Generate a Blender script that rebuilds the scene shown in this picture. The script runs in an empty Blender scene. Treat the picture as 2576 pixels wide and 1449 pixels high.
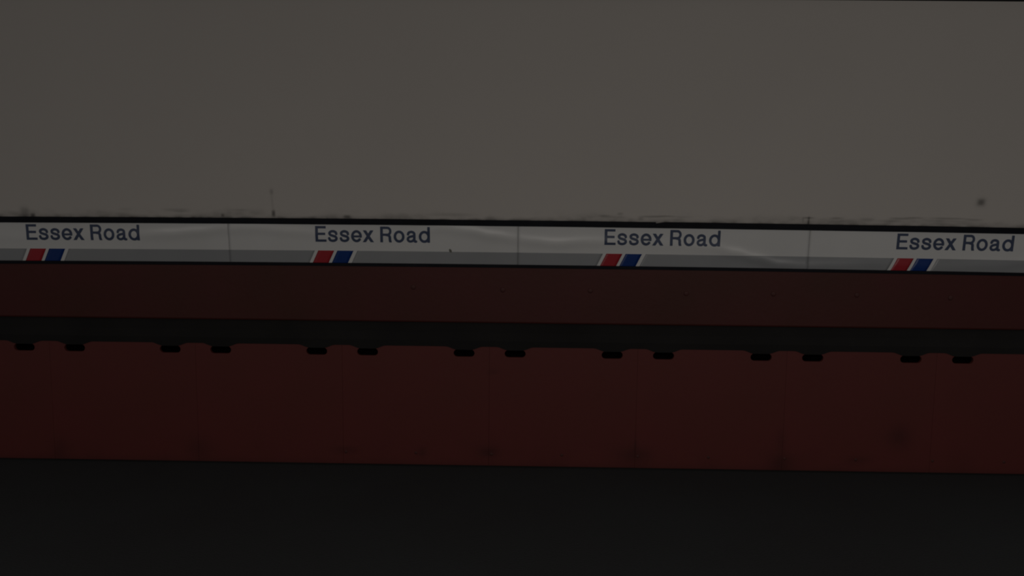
import bpy, bmesh, math, random
from mathutils import Vector, Matrix, noise
SC = bpy.context.scene
C = SC.collection
# ------------------------------------------------------------------ camera
W, H = 2576.0, 1449.0
LENS = 27.0
FPX = W * LENS / 36.0
PITCH, YAW, ROLL = math.radians(6.0), math.radians(0.80), math.radians(0.645)
CAM = Vector((0.0, 0.0, 1.75))
fwd = Vector((-math.sin(YAW) * math.cos(PITCH), math.cos(YAW) * math.cos(PITCH), -math.sin(PITCH)))
r0 = fwd.cross(Vector((0, 0, 1))).normalized()
u0 = r0.cross(fwd).normalized()
right = math.cos(ROLL) * r0 + math.sin(ROLL) * u0
up = math.cos(ROLL) * u0 - math.sin(ROLL) * r0
cam_data = bpy.data.cameras.new('camera')
cam_data.lens = LENS
cam_data.sensor_width = 36.0
cam_data.clip_end = 100
cam = bpy.data.objects.new('camera', cam_data)
m = Matrix((right, up, -fwd)).transposed().to_4x4()
m.translation = CAM
cam.matrix_world = m
C.objects.link(cam)
SC.camera = cam
cam_data.dof.use_dof = True
cam_data.dof.focus_distance = 3.3
cam_data.dof.aperture_fstop = 1.8
# ------------------------------------------------------------------ world, lamps, exposure
SC.view_settings.view_transform = 'Standard'
SC.view_settings.look = 'None'
SC.view_settings.exposure = 0.0
SC.view_settings.gamma = 1.0
SC.view_settings.use_curve_mapping = False
world = bpy.data.worlds.new('ambient_fill')  # flat ambient light added in place of bounce inside the tunnel
SC.world = world
world.use_nodes = True
world.node_tree.nodes['Background'].inputs[0].default_value = (0.95, 0.97, 1.0, 1)
world.node_tree.nodes['Background'].inputs[1].default_value = 0.062


def strip_lamp(name, x, y, z, length, width, power, col):
    d = bpy.data.lights.new(name, 'AREA')
    d.shape = 'RECTANGLE'
    d.size = length
    d.size_y = width
    d.energy = power
    d.color = col
    o = bpy.data.objects.new(name, d)
    o.location = (x, y, z)
    t = Vector((x, 3.0, -0.9)) - Vector((x, y, z))      # tubes face the platform and its wall
    o.rotation_euler = t.to_track_quat('-Z', 'Y').to_euler()
    C.objects.link(o)
    return o


# the rows of fluorescent tubes that run along the crown of the tunnel
strip_lamp('tube_lamp', -4.4, -0.6, 3.0, 3.2, 0.12, 16.0, (1.0, 0.94, 0.885))
strip_lamp('tube_lamp', 0.0, -0.6, 3.0, 3.2, 0.12, 20.5, (1.0, 0.94, 0.885))
strip_lamp('tube_lamp', 3.5, -0.6, 3.0, 3.2, 0.12, 24.5, (1.0, 0.94, 0.885))

# ------------------------------------------------------------------ the section of the wall
R_T, YC, ZC = 3.2, 1.87, 1.30           # circular tunnel lining
Y_LOW = 5.0                             # face of the lower red panels


def lining_y(z):
    return YC + math.sqrt(max(0.0, R_T * R_T - (z - ZC) ** 2))


def ray(px, py):
    return (fwd + right * ((px - W / 2) / FPX) + up * ((H / 2 - py) / FPX)).normalized()


def hit(px, py, off=0.0, plane=None):
    """point of the photograph -> point on the wall (lining shifted by off, or plane y)"""
    d = ray(px, py)
    y = plane if plane is not None else 5.05
    for _ in range(30):
        p = CAM + d * ((y - CAM.y) / d.y)
        if plane is not None:
            return p
        y = lining_y(p.z) + off
    return p


XA, XB = -6.0, 6.0


def bow(x):
    """the frieze and its strips sag a little towards both ends"""
    return -0.0125 * min(abs(x) / 3.3, 1.3) ** 2

cx = W / 2
z_floor = hit(cx, 1177, plane=Y_LOW).z
z_lowtop = hit(cx, 877, plane=Y_LOW).z
z_slot = hit(1233, 889.2, plane=Y_LOW).z
z_up_bot = hit(cx, 814, off=-0.01).z
z_fr_bot = hit(cx, 666, off=-0.012).z
z_grey = hit(cx, 635, off=-0.012).z
z_fr_top = hit(cx, 568.6, off=-0.012).z
z_strip = hit(cx, 554.3, off=-0.02).z
z_cream_top = hit(cx, -5.5, off=0.0).z
print('SECTION', z_floor, z_lowtop, z_slot, z_up_bot, z_fr_bot, z_grey, z_fr_top, z_strip, z_cream_top)

# ------------------------------------------------------------------ helpers


def mat(name, col, rough=0.5, var=0.0, vscale=3.0, bump=0.0, bscale=40.0, spec=0.5, stretch=(1, 1, 1), col2=None, dirt=None):
    mt = bpy.data.materials.new(name)
    mt.use_nodes = True
    nt = mt.node_tree
    b = nt.nodes['Principled BSDF']
    b.inputs['Roughness'].default_value = rough
    b.inputs['Specular IOR Level'].default_value = spec
    tc = nt.nodes.new('ShaderNodeTexCoord')
    mp = nt.nodes.new('ShaderNodeMapping')
    mp.inputs['Scale'].default_value = stretch
    nt.links.new(tc.outputs['Object'], mp.inputs['Vector'])
    n = nt.nodes.new('ShaderNodeTexNoise')
    n.inputs['Scale'].default_value = vscale
    n.inputs['Detail'].default_value = 5
    nt.links.new(mp.outputs[0], n.inputs['Vector'])
    mx = nt.nodes.new('ShaderNodeMix')
    mx.data_type = 'RGBA'
    c2 = col2 or tuple(c * (1 - var) for c in col)
    c1 = tuple(c * (1 + var) for c in col) if col2 is None else col
    mx.inputs[6].default_value = (*c1, 1)
    mx.inputs[7].default_value = (*c2, 1)
    cr = nt.nodes.new('ShaderNodeMapRange')
    cr.inputs[1].default_value = 0.3
    cr.inputs[2].default_value = 0.7
    nt.links.new(n.outputs[0], cr.inputs[0])
    nt.links.new(cr.outputs[0], mx.inputs[0])
    out = mx.outputs[2]
    if dirt:
        at = nt.nodes.new('ShaderNodeAttribute')
        at.attribute_name = 'grime'
        m2 = nt.nodes.new('ShaderNodeMix')
        m2.data_type = 'RGBA'
        m2.inputs[7].default_value = (*dirt, 1)
        nt.links.new(at.outputs['Fac'], m2.inputs[0])
        nt.links.new(out, m2.inputs[6])
        out = m2.outputs[2]
    nt.links.new(out, b.inputs['Base Color'])
    if bump > 0:
        n2 = nt.nodes.new('ShaderNodeTexNoise')
        n2.inputs['Scale'].default_value = bscale
        n2.inputs['Detail'].default_value = 4
        nt.links.new(tc.outputs['Object'], n2.inputs['Vector'])
        bp = nt.nodes.new('ShaderNodeBump')
        bp.inputs['Strength'].default_value = bump
        bp.inputs['Distance'].default_value = 0.01
        nt.links.new(n2.outputs[0], bp.inputs['Height'])
        nt.links.new(bp.outputs[0], b.inputs['Normal'])
    return mt


M = {
    'cream': mat('cream_paint', (0.60, 0.563, 0.522), 0.65, 0.012, 1.2, 0.05, 60, 0.3, dirt=(0.05, 0.048, 0.042)),
    'plaster': mat('ceiling_paint', (0.55, 0.52, 0.48), 0.8, 0.03, 1.5),
    'black': mat('black_strip', (0.008, 0.009, 0.013), 0.5, 0.25, 6, stretch=(1, 1, 4), spec=0.12),
    'white': mat('frieze_white', (0.74, 0.74, 0.725), 0.29, 0.03, 2.2, 0.0, spec=0.5),
    'grey': mat('frieze_grey', (0.34, 0.35, 0.36), 0.29, 0.05, 2.2, spec=0.5),
    'red': mat('frieze_red', (0.40, 0.024, 0.034), 0.28, 0.04, 6),
    'blue': mat('frieze_blue', (0.004, 0.035, 0.19), 0.28, 0.04, 6),
    'navy': mat('lettering_navy', (0.055, 0.075, 0.135), 0.35, 0.08, 8),
    'red_up': mat('upper_red_paint', (0.088, 0.021, 0.0195), 0.5, 0.0, 1.6, 0.08, 30, 0.22, col2=(0.072, 0.022, 0.016)),
    'red_low': mat('lower_red_paint', (0.145, 0.031, 0.0285), 0.5, 0.0, 1.3, 0.06, 30, 0.3, col2=(0.125, 0.032, 0.026), dirt=(0.05, 0.016, 0.015)),
    'seam': mat('seam_dark', (0.05, 0.02, 0.015), 0.8, 0.1),
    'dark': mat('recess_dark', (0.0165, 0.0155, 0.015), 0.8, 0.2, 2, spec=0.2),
    'void': mat('slot_dark', (0.002, 0.0015, 0.0015), 0.95, 0.1, spec=0.02),
    'bolt': mat('bolt_dark', (0.080, 0.022, 0.018), 0.7, 0.1, 20),
    'asphalt': mat('asphalt', (0.047, 0.051, 0.053), 0.9, 0.0, 0.9, 0.3, 90, 0.1, col2=(0.043, 0.043, 0.045)),
}


def finish(name, bm, mtl, parent=None, smooth=False, recalc=True):
    if recalc:
        bmesh.ops.recalc_face_normals(bm, faces=bm.faces)
    me = bpy.data.meshes.new(name)
    bm.to_mesh(me)
    bm.free()
    me.materials.append(mtl)
    if smooth:
        for p in me.polygons:
            p.use_smooth = True
    o = bpy.data.objects.new(name, me)
    if parent:
        o.parent = parent
    C.objects.link(o)
    return o


def tag(o, label=None, cat=None, group=None, kind=None):
    if label: o['label'] = label
    if cat: o['category'] = cat
    if group: o['group'] = group
    if kind: o['kind'] = kind
    return o


def empty(name, loc):
    o = bpy.data.objects.new(name, None)
    o.location = loc
    o.empty_display_size = 0.1
    C.objects.link(o)
    return o


def box(bm, x0, x1, y0, y1, z0, z1):
    v = [bm.verts.new((x, y, z)) for x in (x0, x1) for y in (y0, y1) for z in (z0, z1)]
    for f in ((0, 1, 3, 2), (4, 6, 7, 5), (0, 4, 5, 1), (2, 3, 7, 6), (0, 2, 6, 4), (1, 5, 7, 3)):
        bm.faces.new([v[i] for i in f])


def extrude_section(bm, pts, xs, bows=None):
    """closed (y,z) section swept along x"""
    bows = bows or [0] * len(pts)
    rows = [[bm.verts.new((x, y, z + bow(x) * k)) for (y, z), k in zip(pts, bows)] for x in xs]
    n = len(pts)
    for a, b in zip(rows, rows[1:]):
        for i in range(n):
            bm.faces.new((a[i], a[(i + 1) % n], b[(i + 1) % n], b[i]))
    bm.faces.new(rows[0])
    bm.faces.new(list(reversed(rows[-1])))


def bevel(bm, w, seg=2):
    bmesh.ops.bevel(bm, geom=[e for e in bm.edges if len(e.link_faces) == 2 and e.calc_face_angle(0) > 0.6],
                    offset=w, segments=seg, affect='EDGES', profile=0.6)


def sstep(a, b, t):
    if a == b: return 0.0 if t < a else 1.0
    t = max(0.0, min(1.0, (t - a) / (b - a)))
    return t * t * (3 - 2 * t)


# ------------------------------------------------------------------ floor
bm = bmesh.new()
box(bm, XA, XB, -1.5, Y_LOW + 0.30, z_floor - 0.2, z_floor)
tag(finish('floor', bm, M['asphalt']), kind='structure')

# ------------------------------------------------------------------ cream wall with grime (curved lining)
grime_marks = []        # (x, z, half width, half height, strength, slant)


def mark(px, py, wpx, hpx, s, slant=0.0):
    p = hit(px, py)
    k = 5.0 / FPX
    grime_marks.append((p.x, p.z - bow(p.x), wpx * k / 2, hpx * k / 2, s, slant))


mark(683, 482, 9, 14, 0.30)
mark(685, 508, 6, 44, 0.15, -0.05)
mark(688, 537, 9, 16, 0.75)
mark(62, 534, 22, 26, 0.38)
mark(83, 541, 12, 10, 0.6)
mark(445, 528, 60, 7, 0.22)
mark(455, 532, 34, 4, 0.22)
mark(600, 528, 50, 4, 0.15)
mark(560, 541, 8, 8, 0.45)
mark(315, 526, 30, 6, 0.12)
mark(873, 545, 18, 8, 0.6)
mark(1130, 540, 120, 8, 0.18)
mark(1520, 543, 26, 5, 0.28)
mark(1560, 538, 14, 6, 0.28)
mark(1545, 546, 60, 5, 0.14)
mark(1640, 545, 50, 4, 0.45)
mark(1675, 544, 40, 3, 0.45)
mark(1612, 550, 14, 10, 0.25)
mark(1715, 546, 50, 5, 0.15)
mark(2034, 548, 26, 4, 0.45)
mark(2034, 556, 5, 20, 0.6)
mark(2020, 554, 4, 14, 0.25)
mark(2105, 549, 30, 5, 0.3)
mark(2120, 556, 60, 7, 0.15)
mark(2180, 553, 36, 9, 0.28)
mark(2265, 550, 50, 5, 0.34)
mark(2240, 556, 60, 6, 0.25)
mark(2300, 548, 40, 4, 0.34)
mark(2390, 550, 80, 4, 0.36)
mark(2385, 556, 110, 5, 0.16)
mark(2450, 553, 40, 5, 0.28)
mark(2468, 509, 17, 15, 0.42)
mark(2468, 509, 26, 24, 0.25)


def grime(x, z, zs):
    g = 0.0
    h = z - zs
    nz = noise.fractal(Vector((x * 2.2, 0.3, z * 1.0)), 1.0, 2.0, 4)
    n2 = noise.fractal(Vector((x * 14, 3.3, z * 30)), 1.0, 2.0, 3)
    reach = 0.028 + 0.030 * nz
    g += 0.55 * math.exp(-max(0, h) / 0.007) * (0.75 + 0.5 * n2)
    if reach > 0:
        g += 0.16 * (1 - sstep(0.4 * reach, 1.6 * reach, h)) * (1 + 0.7 * n2)
    g += 0.05 * sstep(-0.1, 0.6, n2) * (1 - sstep(0.03, 0.09, h))
    for (mx_, mz, hw, hh, s, sl) in grime_marks:
        if abs(x - mx_) < hw * 2.2 and abs(z - mz) < hh * 2.2:
            dx = (x - mx_ - sl * (z - mz)) / hw
            dz = (z - mz) / hh
            g += s * math.exp(-(dx ** 2) ** 1.5 * 0.9 - (dz ** 2) ** 1.5 * 0.9)
    return max(0.0, min(1.0, g))


bm = bmesh.new()
lay = bm.verts.layers.float.new('grime')
xs = [XA + i * 0.006 for i in range(int((XB - XA) / 0.006) + 1)]
zs = [z_fr_top - 0.02, z_strip - 0.004]
z = z_strip
while z < z_strip + 0.24:
    zs.append(z); z += 0.005
while z < z_cream_top:
    zs.append(z); z += 0.03
while z < z_cream_top + 0.10:
    zs.append(z); z += 0.03
xs_vis = [x for x in xs if -3.6 <= x <= 3.6]
xs2 = [XA, -5.0, -4.2] + xs_vis + [4.2, 5.0, XB]
rows = []
for zz in zs:
    row = []
    for x in xs2:
        bz = bow(x) * (1 - sstep(0.25, 0.6, zz - z_strip))
        v = bm.verts.new((x, lining_y(zz + bz), zz + bz))
        v[lay] = grime(x, zz, z_strip) if zz < z_strip + 0.25 else 0.0
        row.append(v)
    rows.append(row)
for a, b in zip(rows, rows[1:]):
    for i in range(len(a) - 1):
        bm.faces.new((a[i], a[i + 1], b[i + 1], b[i]))
wall = finish('wall_back', bm, M['cream'], smooth=True, recalc=False)
sol = wall.modifiers.new('thickness', 'SOLIDIFY')
sol.thickness = 0.08
sol.offset = -1
tag(wall, kind='structure')

# dark strip that closes the cream panels at the top, and the lining that goes on above it
bm = bmesh.new()
yt = lining_y(z_cream_top)
extrude_section(bm, [(yt - 0.02, z_cream_top), (yt - 0.002, z_cream_top), (lining_y(z_cream_top + .05) - 0.002, z_cream_top + .05),
                     (lining_y(z_cream_top + .05) - 0.02, z_cream_top + .05)], [XA, XB])
tag(finish('trim_1', bm, M['black']), kind='structure')
bm = bmesh.new()
pts = []
a0 = math.asin((z_cream_top + .12 - ZC) / R_T)
N = 24
for i in range(N + 1):
    a = a0 + (math.radians(150) - a0) * i / N
    pts.append((YC + R_T * math.cos(a), ZC + R_T * math.sin(a)))
for i in range(N, -1, -1):
    a = a0 + (math.radians(150) - a0) * i / N
    pts.append((YC + (R_T + .08) * math.cos(a), ZC + (R_T + .08) * math.sin(a)))
rowsx = [[bm.verts.new((x, y, zz)) for (y, zz) in pts] for x in (XA, XB)]
n = len(pts)
for i in range(n):
    bm.faces.new((rowsx[0][i], rowsx[0][(i + 1) % n], rowsx[1][(i + 1) % n], rowsx[1][i]))
tag(finish('ceiling', bm, M['plaster']), kind='structure')

# plain backing wall behind frieze, fascia and lower panels
bm = bmesh.new()
box(bm, XA, XB, Y_LOW + 0.10, Y_LOW + 0.30, z_floor, z_fr_top - 0.02)
tag(finish('wall_backing', bm, M['dark']), kind='structure')

# ------------------------------------------------------------------ black strip above the frieze, two lengths
x_break = hit(1650, 560, off=-0.02).x
ks = 5.0 / FPX


def strip(name, x0, x1, dz, notch):
    bm = bmesh.new()
    xs = [x0]
    if notch:
        xs += [x0 + 0.012, x0 + 0.03, x0 + 0.06]
    k = math.ceil((x0 + .08) / 0.05)
    while k * 0.05 < x1 - 0.02:
        xs.append(k * 0.05); k += 1
    xs.append(x1)
    rows = []
    for x in xs:
        bw = bow(x)
        w = 0.0012 * noise.noise(Vector((x * 1.7, 5, 0)))
        zt = z_strip + dz + w
        if notch:
            zt -= 0.009 * (1 - sstep(0.0, 0.06, x - x0))
        zb = z_fr_top + 0.6 * w
        zb += bw; zt += bw
        yb, ytp = lining_y(zb) - 0.024, lining_y(zt) - 0.022
        rows.append([bm.verts.new(p) for p in ((x, yb, zb), (x, yb + 0.04, zb), (x, ytp + 0.04, zt), (x, ytp, zt))])
    for a, b in zip(rows, rows[1:]):
        for i in range(4):
            bm.faces.new((a[i], a[(i + 1) % 4], b[(i + 1) % 4], b[i]))
    bm.faces.new(rows[0]); bm.faces.new(list(reversed(rows[-1])))
    return finish(name, bm, M['black'])


tag(strip('trim_2', XA, x_break, 0.0, False), kind='structure')
tag(strip('trim_3', x_break + 0.0005, XB, 0.001, True), kind='structure')

XS = [XA + 0.1 * i for i in range(121)]
# dark lip under the frieze
bm = bmesh.new()
yl = lining_y(z_fr_bot)
extrude_section(bm, [(yl - 0.018, z_fr_bot - 0.020), (yl + 0.03, z_fr_bot - 0.020), (yl + 0.03, z_fr_bot), (yl - 0.018, z_fr_bot)], XS, [1] * 4)
tag(finish('trim_4', bm, M['black']), kind='structure')

# ------------------------------------------------------------------ frieze signs
joints_px = [575, 1303, 2036]
jx = [hit(p, 600 + (p - cx) * 0.0122, off=-0.012).x for p in joints_px]
pitch = (jx[2] - jx[0]) / 2
edges = [jx[0] - 2 * pitch, jx[0] - pitch, jx[0], jx[1], jx[2], jx[2] + pitch, jx[2] + 2 * pitch]
name_x = [hit(p, 600 + (p - cx) * 0.0122, off=-0.012).x for p in (67.5, 794.5, 1521.5, 2256.5)]
print('FRIEZE pitch', pitch, jx)

# ridge of the buckled vinyl (photo points of the long sheen, with the height of the ridge in mm)
crest_px = [(-400, 600, .8), (0, 598, .8), (200, 594, 0.5), (330, 592, 1.2), (430, 588, 2.4), (500, 583, 2.4), (560, 576, 1.6), (640, 575, 1.6),
            (740, 583, 1.6), (840, 595, .8), (930, 598, 0.4), (1040, 590, 0.4), (1110, 574, 1.6), (1180, 582, 2.4), (1240, 593, 2.6),
            (1300, 601, 1.8), (1330, 606, 2.2), (1400, 612, 2.6), (1480, 608, 2.0), (1600, 613, 1.0), (1700, 617, .8), (1790, 622, 1.2),
            (1850, 636, 2.4), (1900, 650, 2.4), (1960, 666, 2.6), (2020, 670, 2.0), (2100, 668, 1.6), (2200, 664, 1.0),
            (2350, 672, .8), (2500, 668, 1.4), (2700, 640, 1.0), (3200, 650, 1.0)]
crest = []
for a, b, c in crest_px:
    p = hit(a, b, off=-0.012)
    crest.append((p.x, p.z - bow(p.x), c * 0.001))


def crest_at(x):
    if x <= crest[0][0]: return crest[0][1], crest[0][2]
    for (x0, z0, s0), (x1, z1, s1) in zip(crest, crest[1:]):
        if x <= x1:
            t = (x - x0) / (x1 - x0)
            t = t * t * (3 - 2 * t)
            return z0 + (z1 - z0) * t, s0 + (s1 - s0) * t
    return crest[-1][1], crest[-1][2]


RIDGE = 3.1
zc_f = (z_fr_bot + z_fr_top) / 2
yc_f = lining_y(zc_f) - 0.012
_cache = {}


def frieze_y(x, z):
    """front face of a frieze sign: leans with the lining, buckled by a millimetre or two"""
    key = round(x, 5)
    if key not in _cache:
        _cache[key] = crest_at(x)
    cz, amp = _cache[key]
    d = (z - cz) / 0.024
    return yc_f - (z - zc_f) * math.tan(math.radians(LEAN)) - RIDGE * amp * math.exp(-0.5 * d * d)


LEAN = 4.6
DXS = 0.02


def surf_patch(name, m_, parent, x0, x1, z0, z1, lift, slant=0.0, nz=24, ox=0.0, depth=None, slant2=None):
    slant2 = slant if slant2 is None else slant2
    """patch lying on the frieze face; slant shifts the top edge to the right; depth gives thickness"""
    bm = bmesh.new()
    nx = max(2, int((x1 - x0) / DXS))
    grid = []
    for j in range(nz + 1):
        t = j / nz
        z = z0 + (z1 - z0) * t
        row = []
        for i in range(nx + 1):
            x = x0 + (x1 - x0) * i / nx + (slant + (slant2 - slant) * i / nx) * t
            row.append(bm.verts.new((x - ox, frieze_y(x, z) - lift, z)))
        grid.append(row)
    for a, b in zip(grid, grid[1:]):
        for i in range(nx):
            bm.faces.new((a[i], a[i + 1], b[i + 1], b[i]))
    # thickness: back layer and rim
    th = depth or lift
    back = {v: bm.verts.new((v.co.x, v.co.y + th, v.co.z)) for row in grid for v in row}
    for a, b in zip(grid, grid[1:]):
        for i in range(nx):
            bm.faces.new((back[b[i]], back[b[i + 1]], back[a[i + 1]], back[a[i]]))
    rim = grid[0][:] + [r[-1] for r in grid[1:]] + grid[-1][-2::-1] + [r[0] for r in grid[-2:0:-1]]
    for a, b in zip(rim, rim[1:] + rim[:1]):
        bm.faces.new((b, a, back[a], back[b]))
    o = finish(name, bm, m_, parent)
    return o


# letters drawn as strokes (bold grotesque), outlined by marching squares on their distance field
def catmull(P, n=8):
    out = []
    Q = [P[0]] + list(P) + [P[-1]]
    for i in range(1, len(Q) - 2):
        p0, p1, p2, p3 = Q[i - 1:i + 3]
        for k in range(n):
            t = k / n
            out.append(tuple(0.5 * (2 * b + (c - a) * t + (2 * a - 5 * b + 4 * c - d) * t * t + (3 * b - a - 3 * c + d) * t ** 3)
                             for a, b, c, d in zip(p0, p1, p2, p3)))
    out.append(P[-1])
    return out


def arc(cx_, cy_, rx, ry, a0, a1, n=28):
    return [(cx_ + rx * math.cos(math.radians(a0 + (a1 - a0) * i / n)), cy_ + ry * math.sin(math.radians(a0 + (a1 - a0) * i / n))) for i in range(n + 1)]


def stroke(P, hw):
    def f(x, y):
        best = 9.0
        n = len(P) - 1
        for i in range(n):
            (ax, ay), (bx, by) = P[i], P[i + 1]
            dx, dy = bx - ax, by - ay
            L2 = dx * dx + dy * dy
            t = ((x - ax) * dx + (y - ay) * dy) / L2
            tc = max(0.0, min(1.0, t))
            d = math.hypot(x - ax - tc * dx, y - ay - tc * dy) - hw
            if t < 0 and i == 0:
                per = abs((x - ax) * dy - (y - ay) * dx) / math.sqrt(L2) - hw
                d = max(-t * math.sqrt(L2), per)
            elif t > 1 and i == n - 1:
                per = abs((x - ax) * dy - (y - ay) * dx) / math.sqrt(L2) - hw
                d = max((t - 1) * math.sqrt(L2), per)
            best = min(best, d)
        return best
    return f


def bar(x0, x1, y0, y1):
    return lambda x, y: max(x0 - x, x - x1, y0 - y, y - y1)


def clip(f, y0, y1):
    return lambda x, y: max(f(x, y), y0 - y, y - y1)


XH = 0.745
hs = 0.068
s_pts = catmull([(.55, .50), (.50, .62), (.32, .685), (.155, .635), (.105, .54), (.165, .44), (.32, .385), (.49, .325), (.555, .215),
                 (.49, .105), (.32, .055), (.14, .105), (.08, .235)])
GLYPH = {
    'E': [bar(0, .145, 0, 1), bar(0, .66, .875, 1), bar(0, .62, .445, .57), bar(0, .69, 0, .125)],
    's': [stroke(s_pts, hs * .98)],
    'e': [stroke(arc(.34, .37, .27, .315, -12, 325, 44), hs), bar(.10, .66, .305, .41)],
    'x': [clip(stroke([(.03, .80), (.59, -.06)], .076), 0, XH), clip(stroke([(.57, .80), (.01, -.06)], .076), 0, XH)],
    'R': [bar(0, .145, 0, 1), stroke([(.07, .937), (.45, .937)] + arc(.45, .71, .195, .227, 88, -88, 20) + [(.45, .483), (.07, .483)], .063),
          clip(stroke(catmull([(.40, .47), (.54, .44), (.605, .33), (.615, .15), (.66, -.05)]), .070), 0, 1)],
    'o': [stroke(arc(.34, .37, .272, .315, 0, 360, 48), hs)],
    'a': [stroke(catmull([(.105, .515), (.16, .635), (.32, .685), (.465, .635), (.515, .53), (.515, .16), (.545, .07), (.63, .055)]), hs * .98),
          stroke(catmull([(.53, .43), (.36, .395), (.16, .33), (.09, .20), (.15, .09), (.28, .058), (.43, .115), (.515, .25)]), hs * .92)],
    'd': [bar(.56, .70, 0, 1), stroke(arc(.35, .37, .278, .315, 0, 360, 48), hs)],
}
LAYOUT = {'essex': [('E', 0.0), ('s', .845), ('s', 1.64), ('e', 2.44), ('x', 3.28)], 'road': [('R', 4.43), ('o', 5.345), ('a', 6.20), ('d', 7.055)]}


def glyph_polys(ch, h=0.026):
    fs = GLYPH[ch]
    f = lambda x, y: min(g(x, y) for g in fs) - 0.017
    x0, y0 = -0.06, -0.06
    nx, ny = int(0.92 / h), int(1.14 / h)
    val = [[f(x0 + i * h, y0 + j * h) for i in range(nx + 1)] for j in range(ny + 1)]
    polys = []
    for j in range(ny):
        for i in range(nx):
            c = [(i, j), (i + 1, j), (i + 1, j + 1), (i, j + 1)]
            v = [val[q][p] for p, q in c]
            if all(t > 0 for t in v):
                continue
            P = []
            for k in range(4):
                (pa, qa), (pb, qb) = c[k], c[(k + 1) % 4]
                va, vb = v[k], v[(k + 1) % 4]
                if va <= 0:
                    P.append((x0 + pa * h, y0 + qa * h))
                if (va <= 0) != (vb <= 0):
                    t = va / (va - vb)
                    P.append((x0 + (pa + (pb - pa) * t) * h, y0 + (qa + (qb - qa) * t) * h))
            if len(P) >= 3:
                polys.append(P)
    return polys


GP = {ch: glyph_polys(ch) for ch in GLYPH}
TW = 7.755

# offsets along the sign, in metres, from its left joint
px2m = pitch / 730.0
z_base = hit(cx, 612.5, off=-0.012).z
z_cap = hit(cx, 574.0, off=-0.012).z
labels = [
    'glossy white frieze sign at the left edge, its seam before the second station name',
    'white frieze sign with a dark scuff on its grey stripe, second name from left',
    'white frieze sign under the joint in the black strip, third name from left',
    'white frieze sign at the right end, below the dark spot on the cream wall',
]
vis = [(edges[1], edges[2]), (edges[2], edges[3]), (edges[3], edges[4]), (edges[4], edges[5])]
for k, (xa, xb) in enumerate(vis):
    e = empty('frieze_sign', ((xa + xb) / 2, lining_y(z_fr_bot), z_fr_bot))
    tag(e, labels[k], 'sign', 'station name frieze signs along the wall')
    e_inv = Matrix.Translation(-e.location)
    g = 0.0006
    parts = []
    parts.append(surf_patch('board', M['white'], None, xa + g, xb - g, z_fr_bot, z_fr_top, 0.0, nz=76, depth=0.010))
    sx = name_x[k] - 10 * px2m                # foot of the red flash
    sl = 15.0 * px2m
    L = 0.0009
    parts.append(surf_patch('grey_stripe', M['grey'], None, xa + g, sx - 8.5 * px2m, z_fr_bot, z_grey, L, slant=0.0, slant2=sl))
    parts.append(surf_patch('grey_stripe', M['grey'], None, sx + 99 * px2m, xb - g, z_fr_bot, z_grey, L, slant=sl, slant2=0.0))
    parts.append(surf_patch('red_flash', M['red'], None, sx, sx + 40.5 * px2m, z_fr_bot, z_grey, L + .0002, slant=sl))
    parts.append(surf_patch('blue_flash', M['blue'], None, sx + 48.5 * px2m, sx + 89.5 * px2m, z_fr_bot, z_grey, L + .0002, slant=sl))
    # lettering, one part per word
    x_e = name_x[k]
    sxs = 287.0 * px2m / TW
    szs = (z_cap - z_base)
    for word, items in LAYOUT.items():
        bm = bmesh.new()
        for ch, gx in items:
            for P in GP[ch]:
                vs = []
                for (ux, uy) in P:
                    X = x_e + (gx + ux * 1.045 - 0.008) * sxs
                    Z = z_base + uy * szs
                    vs.append(bm.verts.new((X, frieze_y(X, Z) - 0.0010, Z)))
                bm.faces.new(vs)
        bmesh.ops.remove_doubles(bm, verts=bm.verts, dist=1e-5)
        bmesh.ops.recalc_face_normals(bm, faces=bm.faces)
        ret = bmesh.ops.extrude_face_region(bm, geom=list(bm.faces))
        for v in [q for q in ret['geom'] if isinstance(q, bmesh.types.BMVert)]:
            v.co.y += 0.0010
        parts.append(finish('lettering', bm, M['navy'], None))
    if k == 1:
        # scuff, a small chip in the vinyl
        p = hit(1133, 631, off=-0.013)
        p.z -= bow(p.x)
        bm = bmesh.new()
        ring = []
        for i in range(12):
            a = i / 12 * math.tau
            r = (0.0115 if i % 2 else 0.008)
            X = p.x + r * math.cos(a) * 0.9 + 0.35 * r * math.sin(a) * -1
            Z = p.z + r * math.sin(a) * 1.3
            ring.append(bm.verts.new((X, frieze_y(X, Z) - 0.0016, Z)))
        bm.faces.new(ring)
        ret = bmesh.ops.extrude_face_region(bm, geom=list(bm.faces))
        for v in [q for q in ret['geom'] if isinstance(q, bmesh.types.BMVert)]:
            v.co.y += 0.0012
        sc = finish('scuff', bm, mat('scuff_dark', (0.14, 0.14, 0.12), 0.6, 0.3, 60))
        sc['label'] = 'small dark scuff on the edge of the grey stripe'
        parts.append(sc)
    for o in parts:
        for v in o.data.vertices:
            v.co.z += bow(v.co.x)
        o.data.transform(e_inv)
        o.parent = e
        if o.name.startswith(('board', )):
            for p_ in o.data.polygons:
                p_.use_smooth = abs(p_.normal.y) > 0.9
        elif not o.name.startswith(('lettering', 'scuff')):
            for p_ in o.data.polygons:
                p_.use_smooth = abs(p_.normal.y) > 0.9

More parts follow.
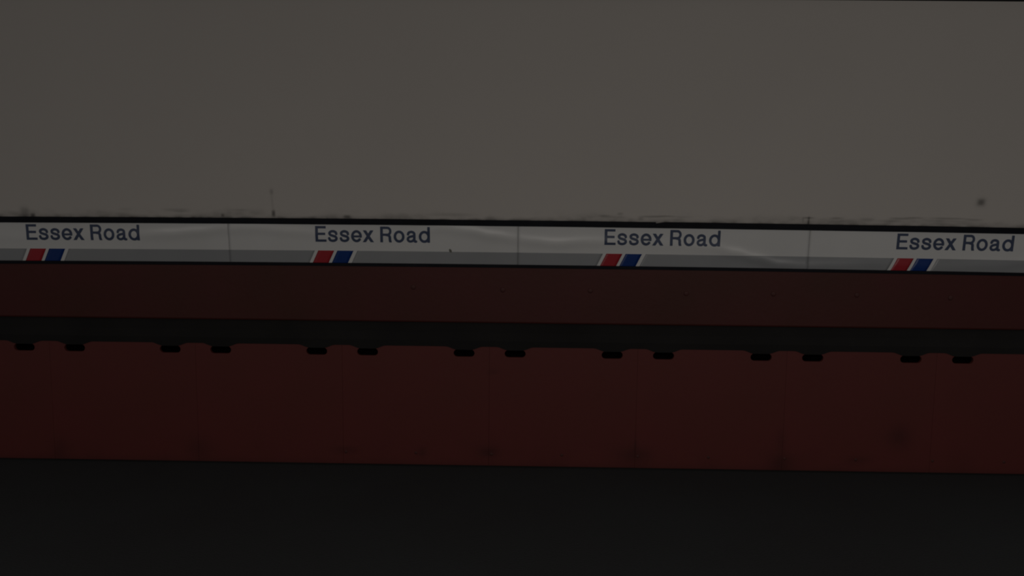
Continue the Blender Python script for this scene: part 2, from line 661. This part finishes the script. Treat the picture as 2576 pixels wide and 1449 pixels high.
# ------------------------------------------------------------------ upper red fascia
bm = bmesh.new()
z_ft = z_fr_bot - 0.020
yb_, yt_ = lining_y(z_up_bot) - 0.012, lining_y(z_ft) - 0.012
extrude_section(bm, [(yb_, z_up_bot + 0.012), (yb_ + 0.004, z_up_bot + 0.003), (yb_ + 0.012, z_up_bot), (yb_ + 0.028, z_up_bot),
                     (yt_ + 0.028, z_ft), (yt_, z_ft)], XS, [0, 0, 0, 0, 1, 1])
fe = empty('fascia_panel', (0, yb_, z_up_bot))
tag(fe, 'long dark red fascia panel running beneath the station name frieze', 'wall panel')
o = finish('board', bm, M['red_up'])
o.data.transform(Matrix.Translation(-fe.location)); o.parent = fe


def bolt(name, p, r, parent, origin, mt=None, d=0.006):
    bm = bmesh.new()
    n = 14
    rings = [[bm.verts.new((p.x + rr * math.cos(i / n * math.tau), p.y - dd, p.z + rr * math.sin(i / n * math.tau))) for i in range(n)]
             for rr, dd in ((r, -0.002), (r, d * 0.3), (r * 0.75, d * 0.8), (r * 0.35, d))]
    for a, b in zip(rings, rings[1:]):
        for i in range(n):
            bm.faces.new((a[i], a[(i + 1) % n], b[(i + 1) % n], b[i]))
    bm.faces.new(rings[-1]); bm.faces.new(list(reversed(rings[0])))
    o = finish(name, bm, mt or M['bolt'], None, True)
    o.data.transform(Matrix.Translation(-origin)); o.parent = parent
    return o


for px, py in ((1040, 722), (1265, 729), (1485, 731), (1726, 738), (1945, 739), (2155, 742), (2390, 749)):
    p = hit(px, py, off=-0.012)
    t = (p.z - z_up_bot) / (z_ft - z_up_bot)
    p.y = yb_ + (yt_ - yb_) * t
    bolt('bolt', p, 0.017, fe, fe.location)

# ------------------------------------------------------------------ dark strip standing in for the shade between fascia and lower panels
slot_px = [60, 185, 425, 555, 799, 928, 1168, 1298, 1538, 1671, 1915, 2047, 2290, 2420]
jn = [hit((a + b) / 2, 886 + ((a + b) / 2 - cx) * 0.0138, plane=Y_LOW).x for a, b in zip(slot_px[::2], slot_px[1::2])]
lp = (jn[-1] - jn[0]) / (len(jn) - 1)
j0 = sum(j - lp * i for i, j in enumerate(jn)) / len(jn)
lj = [j0 + lp * i for i in range(-1, len(jn) + 1)]       # panel joints
half = 0.5 * 130.5 * 5.0 / FPX
print('LOWER pitch', lp, j0, 'half', half)
slots_x = sorted([j - half for j in lj] + [j + half for j in lj])

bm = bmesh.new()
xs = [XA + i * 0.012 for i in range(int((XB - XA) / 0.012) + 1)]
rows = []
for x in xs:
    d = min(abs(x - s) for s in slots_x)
    zb = z_lowtop + 0.010 - 0.022 * (1 - sstep(0.045, 0.125, d))  # lower edge dips at each slot to imitate the scalloped shade
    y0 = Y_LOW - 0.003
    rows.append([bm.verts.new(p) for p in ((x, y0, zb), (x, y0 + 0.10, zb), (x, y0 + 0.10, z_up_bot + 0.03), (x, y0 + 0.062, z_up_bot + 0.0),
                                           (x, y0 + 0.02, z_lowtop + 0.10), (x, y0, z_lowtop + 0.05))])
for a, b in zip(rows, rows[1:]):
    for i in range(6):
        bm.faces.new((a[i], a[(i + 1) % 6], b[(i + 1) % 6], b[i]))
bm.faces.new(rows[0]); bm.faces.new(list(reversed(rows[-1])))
tag(finish('recess_shade_strip', bm, M['dark']), kind='structure')

# low dark strip added in place of the shadow gap under the panels
bm = bmesh.new()
box(bm, XA, XB, Y_LOW + 0.006, Y_LOW + 0.10, z_floor, z_floor + 0.014)
tag(finish('baseboard_back', bm, M['dark']), kind='structure')

# ------------------------------------------------------------------ lower red panels with slots
TH = 0.02


def rounded_slot(x, z, hw, hh, n=6):
    pts = []
    for c, a0 in (((x + hw - hh), -90), ((x - hw + hh), 90)):
        for i in range(n + 1):
            a = math.radians(a0 + 180 * i / n)
            pts.append((c + hh * math.cos(a), z + hh * math.sin(a)))
    return pts


lower_marks = []
for px, py, w, h, s in ((2262, 1100, 60, 60, 0.5), (1965, 1165, 60, 50, 0.55), (1600, 1145, 70, 40, 0.4), (1230, 1138, 50, 26, 0.55),
                        (1598, 1120, 10, 40, 0.35), (500, 1128, 60, 60, 0.35), (150, 1130, 40, 60, 0.3), (2160, 1158, 60, 20, 0.4),
                        (1965, 1110, 24, 60, 0.3), (870, 1132, 60, 14, 0.5), (1062, 1138, 24, 24, 0.45), (1240, 935, 30, 14, 0.3)):
    p = hit(px, py, plane=Y_LOW)
    lower_marks.append((p.x, p.z, w * ks / 2, h * ks / 2, s))


def low_grime(x, z):
    h = z - z_floor
    n1 = noise.fractal(Vector((x * 3, 1, z * 3)), 1, 2, 4)
    g = 0.30 * (1 - sstep(0.0, 0.06, h)) + 0.22 * max(0, n1) * (1 - sstep(0.0, 0.30, h))
    for mx_, mz, hw, hh, s in lower_marks:
        dx, dz = (x - mx_) / hw, (z - mz) / hh
        if abs(dx) < 3 and abs(dz) < 3:
            g += s * math.exp(-dx * dx - dz * dz)
    return max(0, min(1, g))


slot_hw, slot_hh = 27 * ks, 9.5 * ks


def lower_panel(xa, xb, zt):
    """front plate built as a fine grid with two slots cut out, then given thickness"""
    bm = bmesh.new()
    lay = bm.verts.layers.float.new('grime')
    g = 0.0005
    xa, xb = xa + g, xb - g
    sl = [xa - g + half, xb - g - half + 0.0]
    sl[1] = xb + g - half
    nx = 48
    zs_ = [z_floor + 0.014] + [z_floor + 0.018 + (zt - z_floor - 0.11) * i / 30 for i in range(31)]
    za = zs_[-1]
    gridv = []
    for zz in zs_:
        row = []
        for i in range(nx + 1):
            x = xa + (xb - xa) * i / nx
            v = bm.verts.new((x, Y_LOW, zz)); v[lay] = low_grime(x, zz)
            row.append(v)
        gridv.append(row)
    for a, b in zip(gridv, gridv[1:]):
        for i in range(nx):
            bm.faces.new((a[i], a[i + 1], b[i + 1], b[i]))
    # top part with holes: triangle fill between outer edge loop and slot loops
    top = [bm.verts.new((xb, Y_LOW, zt)), bm.verts.new((xa, Y_LOW, zt))]
    loop = gridv[-1][:] + top
    es = []
    for a, b in zip(loop, loop[1:] + loop[:1]):
        e = bm.edges.get((a, b)) or bm.edges.new((a, b))
        es.append(e)
    for s in sl:
        pts = [bm.verts.new((x, Y_LOW, z)) for x, z in rounded_slot(s, z_slot, slot_hw, slot_hh)]
        for a, b in zip(pts, pts[1:] + pts[:1]):
            es.append(bm.edges.new((a, b)))
    bmesh.ops.triangle_fill(bm, edges=es, use_beauty=True, use_dissolve=False)
    bmesh.ops.recalc_face_normals(bm, faces=bm.faces)
    fs = list(bm.faces)
    if sum(f.normal.y for f in fs) > 0:
        bmesh.ops.reverse_faces(bm, faces=fs)
    ret = bmesh.ops.extrude_face_region(bm, geom=fs)
    for v in [q for q in ret['geom'] if isinstance(q, bmesh.types.BMVert)]:
        v.co.y += 0.0
    for v in [q for q in ret['geom'] if isinstance(q, bmesh.types.BMVert)]:
        v.co.y -= 0.0
    # extruded copy is the front; push the original back
    newv = set(q for q in ret['geom'] if isinstance(q, bmesh.types.BMVert))
    for v in bm.verts:
        if v not in newv:
            v.co.y += TH
    return bm


npan = len(lj) - 1
lows = ['partly cut off by the left edge of the photo', 'second from the left edge', 'third from the left edge',
        'fourth from the left edge, mostly left of centre', 'fifth from the left edge, just right of centre',
        'sixth from the left edge, stained at its right foot', 'second from the right edge, under the start of the last name',
        'partly cut off by the right edge of the photo']
for k in range(npan):
    xa, xb = lj[k], lj[k + 1]
    e = empty('lower_panel', ((xa + xb) / 2, Y_LOW, z_floor))
    tag(e, 'red lower wall panel, ' + lows[k], 'wall panel', 'red slotted panels along the foot of the wall')
    o = finish('face', lower_panel(xa, xb, z_lowtop + 0.03), M['red_low'])
    o.data.transform(Matrix.Translation(-e.location)); o.parent = e
    # dark boxes behind the slots
    for s in (xa + half, xb - half):
        bm = bmesh.new()
        box(bm, s - slot_hw * 1.15, s + slot_hw * 1.15, Y_LOW + TH, Y_LOW + TH + 0.05, z_slot - slot_hh * 1.3, z_slot + slot_hh * 1.3)
        # open the front: remove the face looking at the platform
        bmesh.ops.recalc_face_normals(bm, faces=bm.faces)
        bmesh.ops.delete(bm, geom=[f for f in bm.faces if f.normal.y < -0.9], context='FACES')
        q = finish('slot_liner', bm, M['void'], recalc=False)
        q.data.transform(Matrix.Translation(-e.location)); q.parent = e
        q['label'] = 'black inside of the slot'
    zb_ = hit(cx, 1143, plane=Y_LOW).z
    for bx in ((xa + xb) / 2, xa + 0.018):
        if 3 <= k:
            bolt('bolt', Vector((bx, Y_LOW, zb_)), 0.010, e, e.location, d=0.003)

for o in list(SC.objects):
    if o.type == 'MESH' and o.data.users == 0:
        bpy.data.objects.remove(o)
